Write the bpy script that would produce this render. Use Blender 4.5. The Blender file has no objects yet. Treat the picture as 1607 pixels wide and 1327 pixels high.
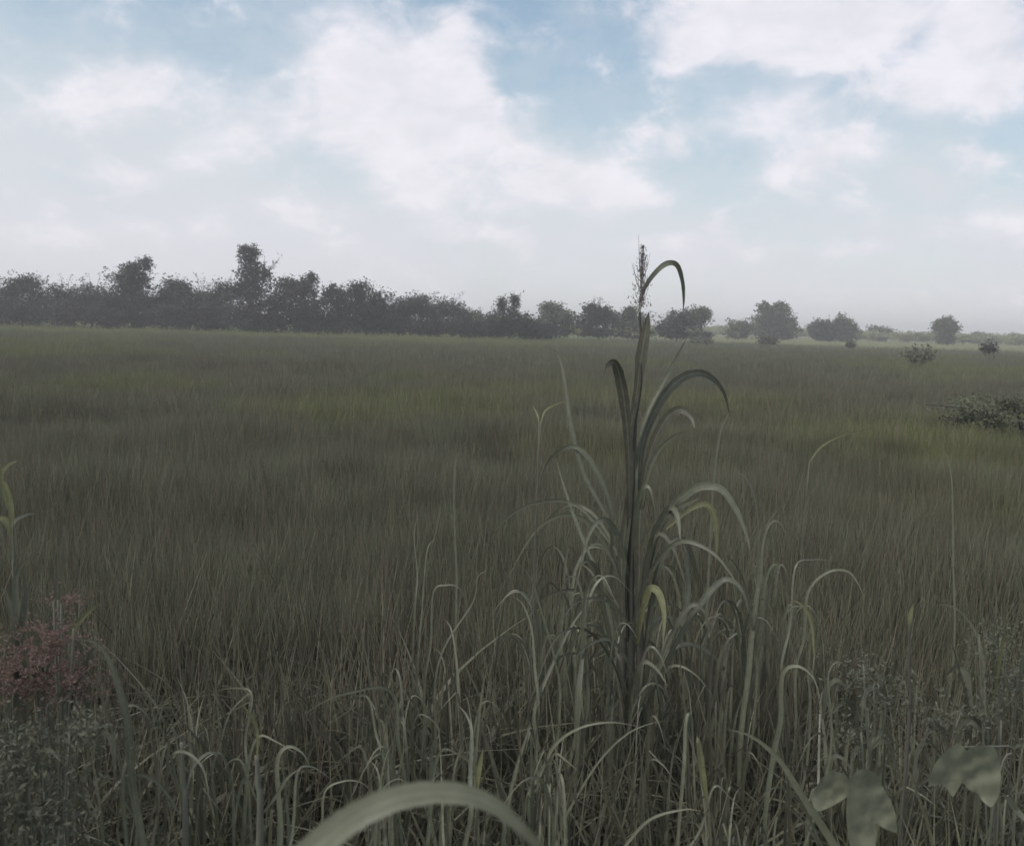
import bpy, math, random
import numpy as np
from mathutils import Vector, Matrix, noise as mnoise

R = math.radians
random.seed(7)
rng = np.random.default_rng(11)
scene = bpy.context.scene
col = scene.collection

# ------------------------------------------------------------------ camera
F, CX, CY = 1543.0, 803.5, 663.5          # focal length and centre in photograph pixels
EYE = 2.5
PITCH, ROLL = math.atan(154 / 1543), R(1.64)
fw = Vector((0, math.cos(PITCH), -math.sin(PITCH)))
u0 = Vector((0, math.sin(PITCH), math.cos(PITCH)))
r0 = Vector((1, 0, 0))
rt = r0 * math.cos(ROLL) + u0 * math.sin(ROLL)
up = -r0 * math.sin(ROLL) + u0 * math.cos(ROLL)
cam_d = bpy.data.cameras.new("camera")
cam = bpy.data.objects.new("camera", cam_d)
col.objects.link(cam)
cam.matrix_world = Matrix(((rt.x, up.x, -fw.x, 0), (rt.y, up.y, -fw.y, 0), (rt.z, up.z, -fw.z, EYE), (0, 0, 0, 1)))
cam_d.sensor_width = 36
cam_d.lens = 36 * F / 1607
cam_d.clip_start = 0.05
cam_d.clip_end = 6000
cam_d.dof.use_dof = True
cam_d.dof.focus_distance = 7.0
cam_d.dof.aperture_fstop = 5.0
scene.camera = cam


def ray(px, py):
    return fw + rt * ((px - CX) / F) - up * ((py - CY) / F)


def at(px, py, Y):
    d = ray(px, py)
    return Vector((0, 0, EYE)) + d * (Y / d.y)


# ------------------------------------------------------------------ sky, sun, exposure
SUN_EL, SUN_AZ = R(52), R(-120)            # azimuth measured from +Y towards +X
world = bpy.data.worlds.new("World")
scene.world = world
world.use_nodes = True
nt = world.node_tree
nt.nodes.clear()


class NT:
    def __init__(s, tree):
        s.t = tree

    def n(s, kind, **kw):
        nd = s.t.nodes.new(kind)
        for k, v in kw.items():
            setattr(nd, k, v)
        return nd

    def put(s, sock, v):
        if isinstance(v, bpy.types.NodeSocket):
            s.t.links.new(v, sock)
        elif v is not None:
            sock.default_value = v

    def m(s, op, a, b=None, c=None, clamp=False):
        nd = s.n('ShaderNodeMath', operation=op)
        nd.use_clamp = clamp
        for i, v in enumerate((a, b, c)):
            if v is not None:
                s.put(nd.inputs[i], v)
        return nd.outputs[0]

    def mix(s, f, a, b):
        nd = s.n('ShaderNodeMix', data_type='RGBA')
        s.put(nd.inputs[0], f)
        s.put(nd.inputs[6], a if isinstance(a, bpy.types.NodeSocket) else (*a, 1))
        s.put(nd.inputs[7], b if isinstance(b, bpy.types.NodeSocket) else (*b, 1))
        return nd.outputs[2]

    def smooth(s, v, lo, hi, a=0.0, b=1.0):
        nd = s.n('ShaderNodeMapRange', interpolation_type='SMOOTHSTEP')
        s.put(nd.inputs[0], v)
        for i, q in enumerate((lo, hi, a, b)):
            nd.inputs[i + 1].default_value = q
        return nd.outputs[0]

    def noise(s, vec, scale, detail=4, rough=0.55, dist=0.0):
        nd = s.n('ShaderNodeTexNoise')
        s.put(nd.inputs['Vector'], vec)
        nd.inputs['Scale'].default_value = scale
        nd.inputs['Detail'].default_value = detail
        nd.inputs['Roughness'].default_value = rough
        nd.inputs['Distortion'].default_value = dist
        return nd


w = NT(nt)
tc = w.n('ShaderNodeTexCoord')
direc = tc.outputs['Generated']
sep = w.n('ShaderNodeSeparateXYZ')
nt.links.new(direc, sep.inputs[0])
az = w.m('ARCTAN2', sep.outputs[0], sep.outputs[1])
el = w.m('ARCSINE', sep.outputs[2])
comb = w.n('ShaderNodeCombineXYZ')
nt.links.new(az, comb.inputs[0])
w.put(comb.inputs[1], w.m('MULTIPLY', el, 1.6))
ang = comb.outputs[0]
warp = w.noise(ang, 9.0, 5, 0.6)
ws = w.n('ShaderNodeSeparateColor')
nt.links.new(warp.outputs['Color'], ws.inputs[0])
azw = w.m('ADD', az, w.m('MULTIPLY', w.m('SUBTRACT', ws.outputs[0], 0.5), 0.085))
elw = w.m('ADD', el, w.m('MULTIPLY', w.m('SUBTRACT', ws.outputs[1], 0.5), 0.06))
# each cloud: photograph pixel of its centre, radii in pixels, strength
CLOUDS = [
    (545, 50, 60, 60, .7), (700, 75, 70, 45, .95), (600, 130, 110, 55, 1.0), (690, 150, 80, 50, .8), (570, 200, 150, 55, .9),
    (735, 235, 120, 50, .9), (925, 268, 65, 32, 1.1), (860, 300, 110, 30, .8), (970, 305, 60, 22, .6), (390, 185, 75, 40, .6),
    (235, 130, 80, 32, .75), (180, 160, 60, 26, .4), (640, 308, 65, 26, 1.0), (735, 368, 95, 22, .9), (470, 335, 70, 18, .6),
    (1140, 15, 150, 50, 1.0), (1350, 25, 140, 50, 1.0), (1240, 60, 120, 35, .8), (1060, 75, 60, 30, .6), (1560, 30, 80, 55, 1.05),
    (1440, 140, 65, 34, .95), (1570, 125, 70, 40, .95), (1240, 160, 75, 30, .8), (1310, 240, 65, 34, 1.1), (1230, 265, 60, 22, .7), (1180, 205, 70, 22, .6), (1070, 200, 45, 20, .5),
    (1595, 355, 60, 26, 1.0), (1010, 390, 90, 18, .6), (180, 270, 80, 20, .65), (90, 365, 110, 18, .6), (250, 345, 60, 16, .5),
    (1350, 395, 70, 16, .5), (60, 190, 70, 24, .35), (1530, 250, 80, 20, .4), (1180, 400, 60, 16, .45), (330, 240, 60, 22, .4),
]
tot = None
for (px, py, rx, ry, s_) in CLOUDS:
    d = ray(px, py).normalized()
    a0, e0 = math.atan2(d.x, d.y), math.asin(d.z)
    dx = w.m('MULTIPLY', w.m('SUBTRACT', azw, a0), F / rx / 1.05)
    dy = w.m('MULTIPLY', w.m('SUBTRACT', elw, e0), F / ry / 1.08)
    q = w.m('ADD', w.m('MULTIPLY', dx, dx), w.m('MULTIPLY', dy, dy))
    g = w.m('MULTIPLY', w.m('EXPONENT', w.m('MULTIPLY', q, -1.0)), s_)
    tot = g if tot is None else w.m('ADD', tot, g)
fbm = w.noise(ang, 14.0, 7, 0.6, 0.3).outputs['Fac']
big = w.noise(ang, 3.2, 5, 0.55).outputs['Fac']
# outside the part of the sky the camera faces, ordinary broken cloud
away = w.smooth(w.m('ADD', w.m('MULTIPLY', w.m('ABSOLUTE', az), 0.62), w.m('ABSOLUTE', w.m('SUBTRACT', el, 0.15))), 0.38, 0.6)
puff = w.noise(ang, 11.0, 6, 0.6, 0.4).outputs['Fac']
tot = w.m('ADD', tot, w.m('MULTIPLY', w.smooth(puff, 0.45, 0.72), 0.8))
tot = w.m('ADD', tot, w.m('MULTIPLY', away, w.smooth(big, 0.42, 0.62)))
dens = w.smooth(w.m('ADD', tot, w.m('MULTIPLY', w.m('SUBTRACT', fbm, 0.5), 1.55)), 0.02, 1.3)
thin = w.noise(ang, 6.0, 6, 0.65).outputs['Fac']
veil = w.m('ADD', w.smooth(el, 0.34, 0.08, 0.24, 0.94), w.m('MULTIPLY', w.m('SUBTRACT', thin, 0.5), 1.1), clamp=True)
left = w.smooth(az, 0.05, -0.40, 0.0, 0.16)
veil = w.m('ADD', veil, left, clamp=True)
sky = w.n('ShaderNodeTexSky', sky_type='NISHITA')
sky.sun_disc = False
sky.sun_elevation = SUN_EL
sky.sun_rotation = SUN_AZ
sky.air_density = 1.0
sky.dust_density = 1.0
SKYK = 0.1
hs = w.n('ShaderNodeHueSaturation')
nt.links.new(sky.outputs[0], hs.inputs['Color'])
hs.inputs['Saturation'].default_value = 1.12
hs.inputs['Value'].default_value = 1.05
pale = (w.smooth(el, .0, .2, 0, 1))
tintn = w.n('ShaderNodeVectorMath', operation='MULTIPLY')
nt.links.new(hs.outputs[0], tintn.inputs[0])
tintn.inputs[1].default_value = (1.06, 1.16, 1.05)
pale = w.mix(pale, (6.7, 6.75, 7.2), (5.75, 6.2, 6.65))
skyc = w.mix(veil, tintn.outputs[0], pale)
cl_col = w.mix(w.smooth(fbm, 0.3, 0.7), (6.9, 6.85, 7.35), (8.0, 7.75, 8.3))
skyc = w.mix(w.m('MULTIPLY', dens, 0.92), skyc, cl_col)
bg = w.n('ShaderNodeBackground')
nt.links.new(skyc, bg.inputs[0])
bg.inputs[1].default_value = SKYK
out = w.n('ShaderNodeOutputWorld')
nt.links.new(bg.outputs[0], out.inputs[0])

sun_d = bpy.data.lights.new("sun", 'SUN')
sun_d.energy = 1.9
sun_d.angle = R(10)
sun_d.color = (1.0, 0.95, 0.88)
sun = bpy.data.objects.new("sun", sun_d)
col.objects.link(sun)
sv = Vector((math.sin(SUN_AZ) * math.cos(SUN_EL), math.cos(SUN_AZ) * math.cos(SUN_EL), math.sin(SUN_EL)))
sun.rotation_euler = sv.to_track_quat('Z', 'Y').to_euler()
sun.location = (0, 0, 60)

vs = scene.view_settings
vs.view_transform = 'Standard'
vs.look = 'None'
vs.exposure = 0.25
vs.gamma = 1.0
vs.use_curve_mapping = False
scene.cycles.max_bounces = 4
scene.cycles.transparent_max_bounces = 8
scene.cycles.volume_bounces = 1


# ------------------------------------------------------------------ materials
def leaf_mat(name, dark, light, warm=None, patch=0.35, transl=0.3, rough=0.55, spec=0.3, warm_at=(0.55, 0.75), pscale=0.25, bands=False, ribs=False):
    """plant surface: colour varies leaf by leaf (attribute tint), instance by instance and in patches over the field"""
    m = bpy.data.materials.new(name)
    m.use_nodes = True
    m.node_tree.nodes.clear()
    t = NT(m.node_tree)
    at_ = t.n('ShaderNodeAttribute', attribute_name='tint')
    oi = t.n('ShaderNodeObjectInfo')
    geo = t.n('ShaderNodeNewGeometry')
    v = t.m('ADD', t.m('MULTIPLY', at_.outputs['Fac'], 0.65), t.m('MULTIPLY', oi.outputs['Random'], 0.35))
    c = t.mix(v, dark, light)
    if warm:
        pn = t.noise(geo.outputs['Position'], pscale, 3, 0.6).outputs['Fac']
        c = t.mix(t.m('MULTIPLY', t.smooth(pn, *warm_at), patch), c, warm)
    if bands:      # the crop itself: browner sedge near, a yellow green strip along the far left edge, clumps; beyond, sunlight painted in as straw green
        sp = t.n('ShaderNodeSeparateXYZ')
        t.put(sp.inputs[0], geo.outputs['Position'])
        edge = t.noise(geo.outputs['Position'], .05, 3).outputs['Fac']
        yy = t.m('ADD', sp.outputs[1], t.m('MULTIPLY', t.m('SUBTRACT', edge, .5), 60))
        strip = t.m('MULTIPLY', t.smooth(yy, 76, 98), t.smooth(sp.outputs[0], 20, -10))
        c = t.mix(t.m('MULTIPLY', strip, .8), c, (.26, .27, .11))
        c = t.mix(t.m('MULTIPLY', t.smooth(yy, 135, 165), .85), c, (.44, .46, .24))  # sunlit look of the far grass put into its colour
        for (x0_, y0_, rx_, ry_) in ((-2.5, 21, 3.2, 5), (7.0, 17, 3.0, 4.5), (4.2, 24, 3.0, 4), (-9.5, 25, 2.5, 3), (14, 22, 4, 4)):
            ex = t.m('DIVIDE', t.m('SUBTRACT', sp.outputs[0], x0_), rx_)
            ey = t.m('DIVIDE', t.m('SUBTRACT', sp.outputs[1], y0_), ry_)
            e_ = t.m('ADD', t.m('MULTIPLY', ex, ex), t.m('MULTIPLY', ey, ey))
            e_ = t.m('ADD', e_, t.m('MULTIPLY', t.m('SUBTRACT', pn, .5), 3.0))
            c = t.mix(t.smooth(e_, 1.2, .2, 0, .6), c, (.21, .23, .085))
        cl = t.noise(geo.outputs['Position'], 1.3, 5, .7).outputs['Fac']
        c = t.mix(t.m('MULTIPLY', t.smooth(cl, .42, .66), .6), c, (.085, .082, .055))
    if ribs:       # veins and a pale midrib along the blade, brown flecks and a dry tip
        va = t.n('ShaderNodeAttribute', attribute_name='blade')
        sv_ = t.n('ShaderNodeSeparateXYZ')
        t.put(sv_.inputs[0], va.outputs['Vector'])
        cv = t.n('ShaderNodeCombineXYZ')
        t.put(cv.inputs[0], t.m('MULTIPLY', sv_.outputs[0], 9.0))
        t.put(cv.inputs[1], t.m('MULTIPLY', sv_.outputs[1], 2.2))
        t.put(cv.inputs[2], t.m('MULTIPLY', at_.outputs['Fac'], 30.0))
        vein = t.noise(cv.outputs[0], 1.6, 4, .7).outputs['Fac']
        hb_ = t.n('ShaderNodeHueSaturation')
        t.put(hb_.inputs['Color'], c)
        t.put(hb_.inputs['Value'], t.smooth(vein, .3, .7, .68, 1.28))
        c = hb_.outputs[0]
        rib = t.smooth(t.m('ABSOLUTE', sv_.outputs[0]), .16, .03)
        c = t.mix(t.m('MULTIPLY', rib, .35), c, (.30, .30, .22))
        dry = t.noise(geo.outputs['Position'], 22, 4, .7).outputs['Fac']
        dry = t.m('ADD', t.m('MULTIPLY', t.smooth(dry, .6, .68), .5), t.smooth(sv_.outputs[2], .84, 1.0), clamp=True)
        c = t.mix(t.m('MULTIPLY', dry, .6), c, (.15, .115, .08))
    fine = t.noise(geo.outputs['Position'], 40, 2, 0.6).outputs['Fac']
    hv = t.n('ShaderNodeHueSaturation')
    t.put(hv.inputs['Color'], c)
    t.put(hv.inputs['Value'], t.m('ADD', 0.72, t.m('MULTIPLY', fine, 0.56)))
    p = t.n('ShaderNodeBsdfPrincipled')
    t.put(p.inputs['Base Color'], hv.outputs[0])
    p.inputs['Roughness'].default_value = rough
    p.inputs['Specular IOR Level'].default_value = spec
    tr = t.n('ShaderNodeBsdfTranslucent')
    t.put(tr.inputs['Color'], hv.outputs[0])
    mx = t.n('ShaderNodeMixShader')
    mx.inputs[0].default_value = transl
    t.put(mx.inputs[1], p.outputs[0])
    t.put(mx.inputs[2], tr.outputs[0])
    o = t.n('ShaderNodeOutputMaterial')
    t.put(o.inputs[0], mx.outputs[0])
    return m


M = {}
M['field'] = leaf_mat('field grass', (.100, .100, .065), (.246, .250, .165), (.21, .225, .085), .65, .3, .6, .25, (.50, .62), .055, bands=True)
M['stalk'] = leaf_mat('dry stalks', (.11, .085, .064), (.25, .215, .16), (.16, .15, .10), .4, .2, .7, .2)
M['near'] = leaf_mat('foreground grass', (.078, .077, .053), (.172, .172, .118), (.21, .20, .10), .35, .3, .5, .3, (.55, .7), .9)
M['cane'] = leaf_mat('cane leaf', (.105, .11, .076), (.158, .165, .116), None, 0, .2, .42, .45, ribs=True)
M['cane_dark'] = leaf_mat('dark cane leaf', (.074, .075, .054), (.116, .118, .084), None, 0, .2, .5, .35, ribs=True)
M['pale'] = leaf_mat('pale leaf', (.125, .132, .09), (.185, .192, .133), None, 0, .25, .45, .35, ribs=True)
M['yellow'] = leaf_mat('yellow green leaf', (.145, .15, .075), (.21, .215, .11), None, 0, .35, .5, .3, ribs=True)
M['broad'] = leaf_mat('broad leaf', (.16, .168, .115), (.205, .213, .145), None, 0, .25, .5, .3)
M['red'] = leaf_mat('red seed heads', (.135, .092, .076), (.175, .118, .098), (.15, .12, .10), .6, .1, .8, .15, (.45, .6), 9)
M['weed'] = leaf_mat('grey green weed', (.098, .103, .074), (.135, .141, .102), None, 0, .25, .6, .2)
M['tassel'] = leaf_mat('tassel', (.14, .125, .12), (.28, .25, .24), None, 0, .2, .7, .2)
M['tree'] = leaf_mat('tree leaves', (.032, .032, .027), (.080, .081, .062), (.095, .095, .07), .4, .2, .6, .2, (.5, .7), .5)
M['tree_pale'] = leaf_mat('pale tree leaves', (.078, .084, .058), (.17, .18, .12), (.15, .16, .085), .5, .25, .6, .2, (.5, .7), .4)  # leaf colour raised to paint in lighter haze on the far trees
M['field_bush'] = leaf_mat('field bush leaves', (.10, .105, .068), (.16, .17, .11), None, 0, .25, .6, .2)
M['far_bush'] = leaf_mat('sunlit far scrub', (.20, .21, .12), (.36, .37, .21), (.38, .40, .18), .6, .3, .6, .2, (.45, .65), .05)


def bark_mat(name, a, b):
    m = bpy.data.materials.new(name)
    m.use_nodes = True
    t = NT(m.node_tree)
    p = m.node_tree.nodes['Principled BSDF']
    geo = t.n('ShaderNodeNewGeometry')
    mp = t.n('ShaderNodeMapping')
    mp.inputs['Scale'].default_value = (6, 6, 1.2)
    t.put(mp.inputs[0], geo.outputs['Position'])
    nz = t.noise(mp.outputs[0], 2.5, 5, .65)
    t.put(p.inputs['Base Color'], t.mix(nz.outputs['Fac'], a, b))
    p.inputs['Roughness'].default_value = .85
    bp = t.n('ShaderNodeBump')
    bp.inputs['Strength'].default_value = .6
    t.put(bp.inputs['Height'], nz.outputs['Fac'])
    t.put(p.inputs['Normal'], bp.outputs[0])
    return m


M['bark'] = bark_mat('bark', (.035, .032, .03), (.10, .09, .08))
M['cane_stem'] = bark_mat('cane stem', (.045, .044, .036), (.10, .097, .076))
M['green_stem'] = bark_mat('green stem', (.08, .085, .065), (.16, .16, .12))

mg = bpy.data.materials.new('ground litter')
mg.use_nodes = True
t = NT(mg.node_tree)
p = mg.node_tree.nodes['Principled BSDF']
geo = t.n('ShaderNodeNewGeometry')
n1 = t.noise(geo.outputs['Position'], .06, 6, .6)
n2 = t.noise(geo.outputs['Position'], 9.0, 8, .7)
c1 = t.mix(t.smooth(n2.outputs['Fac'], .3, .7), (.06, .055, .052), (.14, .13, .115))
c2 = t.mix(t.smooth(n1.outputs['Fac'], .45, .65), c1, (.12, .13, .075))
t.put(p.inputs['Base Color'], c2)
p.inputs['Roughness'].default_value = .95
bp = t.n('ShaderNodeBump')
bp.inputs['Strength'].default_value = .8
bp.inputs['Distance'].default_value = .05
t.put(bp.inputs['Height'], n2.outputs['Fac'])
t.put(p.inputs['Normal'], bp.outputs[0])


# ------------------------------------------------------------------ mesh helpers
class MB:
    def __init__(s):
        s.v, s.f, s.t, s.b = [], [], [], {}

    def face(s, pts, tint):
        i = len(s.v)
        s.v += pts
        s.f.append(tuple(range(i, i + len(pts))))
        s.t.append(tint)

    def strip(s, path, widths, wdirs, tint, fold=0.25):
        """a leaf blade: two strips meeting in a shallow fold along the midrib"""
        i = len(s.v)
        n = len(path)
        for k in range(n):
            p_, wd = path[k], wdirs[k]
            tg = (path[min(k + 1, n - 1)] - path[max(k - 1, 0)])
            nr = tg.cross(wd)
            nr = nr.normalized() if nr.length > 1e-9 else Vector((0, 0, 1))
            h = widths[k] * .5
            for q, e_ in enumerate((-1, 0, 1)):
                s.b[len(s.v) + q] = (e_, k * widths[0] * .0 + (p_ - path[0]).length * 10, k / (n - 1))
            lift = nr * (h * fold)
            s.v += [p_ - wd * h + lift, p_, p_ + wd * h + lift]
        for k in range(n - 1):
            a = i + 3 * k
            s.f += [(a, a + 1, a + 4, a + 3), (a + 1, a + 2, a + 5, a + 4)]
            s.t += [tint, tint]

    def tube(s, path, radii, tint=.5, sides=7):
        i = len(s.v)
        n = len(path)
        for k in range(n):
            tg = (path[min(k + 1, n - 1)] - path[max(k - 1, 0)]).normalized()
            a = tg.cross(Vector((.31, .95, .05))).normalized()
            b = tg.cross(a)
            for j in range(sides):
                q = 2 * math.pi * j / sides
                s.v.append(path[k] + (a * math.cos(q) + b * math.sin(q)) * radii[k])
        for k in range(n - 1):
            for j in range(sides):
                j2 = (j + 1) % sides
                s.f.append((i + k * sides + j, i + k * sides + j2, i + (k + 1) * sides + j2, i + (k + 1) * sides + j))
                s.t.append(tint)
        s.f.append(tuple(i + (n - 1) * sides + j for j in range(sides)))
        s.t.append(tint)

    def mesh(s, name, mat, origin=None, smooth=True):
        me = bpy.data.meshes.new(name)
        vv = s.v if origin is None else [q - origin for q in s.v]
        me.from_pydata([tuple(q) for q in vv], [], s.f)
        a = me.attributes.new('tint', 'FLOAT', 'FACE')
        a.data.foreach_set('value', np.array(s.t, dtype=np.float32))
        if s.b:
            a = me.attributes.new('blade', 'FLOAT_VECTOR', 'POINT')
            arr = np.zeros((len(s.v), 3), dtype=np.float32)
            for k_, v_ in s.b.items():
                arr[k_] = v_
            a.data.foreach_set('vector', arr.ravel())
        me.materials.append(mat)
        if smooth:
            me.polygons.foreach_set('use_smooth', np.ones(len(me.polygons), dtype=bool))
        me.update()
        return me

    def build(s, name, mat, parent=None, smooth=True):
        origin = parent.location.copy() if parent is not None else None
        o = bpy.data.objects.new(name, s.mesh(name, mat, origin, smooth))
        col.objects.link(o)
        if parent is not None:
            o.parent = parent
        return o


def thing(name, label, cat, loc, group=None):
    o = bpy.data.objects.new(name, None)
    col.objects.link(o)
    o.location = loc
    o.empty_display_size = .2
    o['label'] = label
    o['category'] = cat
    if group:
        o['group'] = group
    return o


def catmull(P, n=5):
    """smooth curve through the points"""
    if len(P) < 3:
        return [P[0].lerp(P[-1], k / (n * 2)) for k in range(n * 2 + 1)]
    Q = [P[0] * 2 - P[1]] + list(P) + [P[-1] * 2 - P[-2]]
    out_ = []
    for i in range(1, len(Q) - 2):
        for k in range(n):
            u = k / n
            a, b, c, d = Q[i - 1], Q[i], Q[i + 1], Q[i + 2]
            out_.append(.5 * ((2 * b) + (c - a) * u + (2 * a - 5 * b + 4 * c - d) * u * u + (3 * b - a - 3 * c + d) * u ** 3))
    out_.append(P[-1].copy())
    return out_


# ------------------------------------------------------------------ ground
N = 120
rr = np.concatenate([np.linspace(0, 60, 40), np.geomspace(63, 1450, 60)])
verts, faces = [], []
for i, r_ in enumerate(rr):
    for j in range(N):
        a = 2 * math.pi * j / N
        x, y = r_ * math.cos(a), r_ * math.sin(a)
        z = .05 * mnoise.noise(Vector((x * .3, y * .3, 0))) + .12 * mnoise.noise(Vector((x * .03, y * .03, 4)))
        verts.append((x, y, z - .05))
for i in range(len(rr) - 1):
    for j in range(N):
        j2 = (j + 1) % N
        faces.append((i * N + j, (i + 1) * N + j, (i + 1) * N + j2, i * N + j2))
me = bpy.data.meshes.new('ground')
me.from_pydata(verts, [], faces)
me.materials.append(mg)
me.polygons.foreach_set('use_smooth', np.ones(len(me.polygons), dtype=bool))
gr = bpy.data.objects.new('ground', me)
col.objects.link(gr)
gr['kind'] = 'structure'


# ------------------------------------------------------------------ grass tufts (sources for the scattered grass)
def tuft(name, n, rad, h0, h1, wid, bend, mat, segs=5, arch=0.0):
    b = MB()
    for _ in range(n):
        a, q = random.uniform(0, 6.283), rad * math.sqrt(random.random())
        base = Vector((q * math.cos(a), q * math.sin(a), -.05))
        h = random.uniform(h0, h1)
        da = random.uniform(0, 6.283)
        dv = Vector((math.cos(da), math.sin(da), 0))
        bn = bend * random.uniform(.2, 1.6) * h
        arched = random.random() < arch
        path, ws_, wd_ = [], [], []
        tw = random.uniform(-1, 1)
        sag = random.uniform(.25, .6) * h if arched else 0
        for k in range(segs + 1):
            u = k / segs
            if arched:
                p_ = base + Vector((0, 0, h * (u * 1.25 - .1 * u) - sag * 2.0 * max(0, u - .45) ** 1.3 * 1.6)) + dv * (bn * 2.2 * u ** 2.2 + .05)
            else:
                p_ = base + Vector((0, 0, h * u - .12 * bn * u ** 3)) + dv * (bn * u ** 2)
            path.append(p_)
            ws_.append(wid * (1 - u ** 2.2 * .93) * (.75 + .25 * math.sin(u * 3)))
            aa = da + 1.571 + tw * u * 1.2 + tw
            wd_.append(Vector((math.cos(aa), math.sin(aa), 0)))
        b.strip(path, ws_, wd_, random.random(), .2)
    me_ = b.mesh(name, mat)
    o = bpy.data.objects.new(name, me_)
    return o


def source(name, objs):
    c = bpy.data.collections.new(name)      # never linked to the scene: only the scattered grass uses it
    for o in objs:
        c.objects.link(o)
    return c


def scatter(name, label, cat, pts, rots, scls, idx, coll):
    me_ = bpy.data.meshes.new(name)
    me_.vertices.add(len(pts))
    me_.vertices.foreach_set('co', np.asarray(pts, dtype=np.float32).ravel())
    for nm, ty, data in (('rot', 'FLOAT_VECTOR', rots), ('scl', 'FLOAT_VECTOR', scls)):
        a = me_.attributes.new(nm, ty, 'POINT')
        a.data.foreach_set('vector', np.asarray(data, dtype=np.float32).ravel())
    a = me_.attributes.new('idx', 'INT', 'POINT')
    a.data.foreach_set('value', np.asarray(idx, dtype=np.int32))
    o = bpy.data.objects.new(name, me_)
    col.objects.link(o)
    ng = bpy.data.node_groups.new(name, 'GeometryNodeTree')
    ng.interface.new_socket('Geometry', in_out='INPUT', socket_type='NodeSocketGeometry')
    ng.interface.new_socket('Geometry', in_out='OUTPUT', socket_type='NodeSocketGeometry')
    gi, go = ng.nodes.new('NodeGroupInput'), ng.nodes.new('NodeGroupOutput')
    ci = ng.nodes.new('GeometryNodeCollectionInfo')
    ci.inputs['Collection'].default_value = coll
    ci.inputs['Separate Children'].default_value = True
    ci.inputs['Reset Children'].default_value = True
    m2p = ng.nodes.new('GeometryNodeMeshToPoints')
    ip = ng.nodes.new('GeometryNodeInstanceOnPoints')
    ip.inputs['Pick Instance'].default_value = True

    def attr(nm, ty):
        q = ng.nodes.new('GeometryNodeInputNamedAttribute')
        q.data_type = ty
        q.inputs['Name'].default_value = nm
        return [s_ for s_ in q.outputs if s_.enabled and s_.name == 'Attribute'][0]
    L = ng.links.new
    L(gi.outputs[0], m2p.inputs['Mesh'])
    L(m2p.outputs[0], ip.inputs['Points'])
    L(ci.outputs[0], ip.inputs['Instance'])
    L(attr('idx', 'INT'), ip.inputs['Instance Index'])
    L(attr('rot', 'FLOAT_VECTOR'), ip.inputs['Rotation'])
    L(attr('scl', 'FLOAT_VECTOR'), ip.inputs['Scale'])
    L(ip.outputs[0], go.inputs[0])
    md = o.modifiers.new('scatter', 'NODES')
    md.node_group = ng
    o['kind'] = 'stuff'
    o['label'] = label
    o['category'] = cat
    return o


def fan(n, r1, r2, half=R(37), power=1.0):
    u = rng.random(n)
    if power == 1.0:
        r_ = np.sqrt(r1 * r1 + u * (r2 * r2 - r1 * r1))
    else:
        r_ = r1 * (r2 / r1) ** u
    a = rng.uniform(-half, half, n)
    return np.stack([r_ * np.sin(a), r_ * np.cos(a), np.zeros(n)], 1)


def vnoise(P, s_, off=0.0):
    return np.array([mnoise.noise(Vector((x * s_ + off, y * s_, off))) for x, y, _ in P])


def lay(P, kinds, s0, s1, wide=1.0, lean=.08, hn=.32):
    n = len(P)
    rots = np.stack([rng.normal(0, lean, n), rng.normal(0, lean, n), rng.uniform(0, 6.283, n)], 1)
    sc = rng.uniform(s0, s1, n) * (1 + hn * vnoise(P, .35) + .12 * vnoise(P, 1.3, 5))
    scl = np.stack([sc * wide, sc * wide, sc], 1)
    return [P, rots, scl, rng.choice(kinds, n)]


def join(*layers):
    return [np.concatenate([l[k] for l in layers]) for k in range(4)]


# field: fine upright tufts nearby, broader ones farther off
srcs = [
    tuft('tuft_a', 26, .22, .70, 1.02, .010, .14, M['field'], 4),
    tuft('tuft_b', 24, .22, .65, 1.0, .012, .20, M['field'], 4),
    tuft('tuft_c', 20, .22, .70, 1.06, .011, .08, M['stalk'], 3),
    tuft('tuft_d', 20, .22, .6, .95, .013, .20, M['field'], 5, .3),
    tuft('tuft_e', 34, .55, .68, 1.0, .022, .12, M['field'], 3),
    tuft('tuft_f', 34, .55, .65, 1.0, .020, .16, M['field'], 3),
    tuft('tuft_g', 40, 1.5, .65, 1.0, .07, .12, M['field'], 2),
    tuft('tuft_h', 40, 1.5, .7, 1.02, .06, .16, M['field'], 2),
]
fcoll = source('field_sources', srcs)
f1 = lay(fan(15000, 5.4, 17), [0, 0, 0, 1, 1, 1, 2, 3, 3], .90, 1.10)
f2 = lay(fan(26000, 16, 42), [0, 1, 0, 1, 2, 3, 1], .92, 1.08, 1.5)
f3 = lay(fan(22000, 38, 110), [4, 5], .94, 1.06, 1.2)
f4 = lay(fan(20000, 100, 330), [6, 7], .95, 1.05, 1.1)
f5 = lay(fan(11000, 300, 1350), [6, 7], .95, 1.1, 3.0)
scatter('field_grass', 'dense olive grey grass filling the flat field as far as the tree line', 'grass', *join(f1, f2, f3, f4, f5), fcoll)

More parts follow.
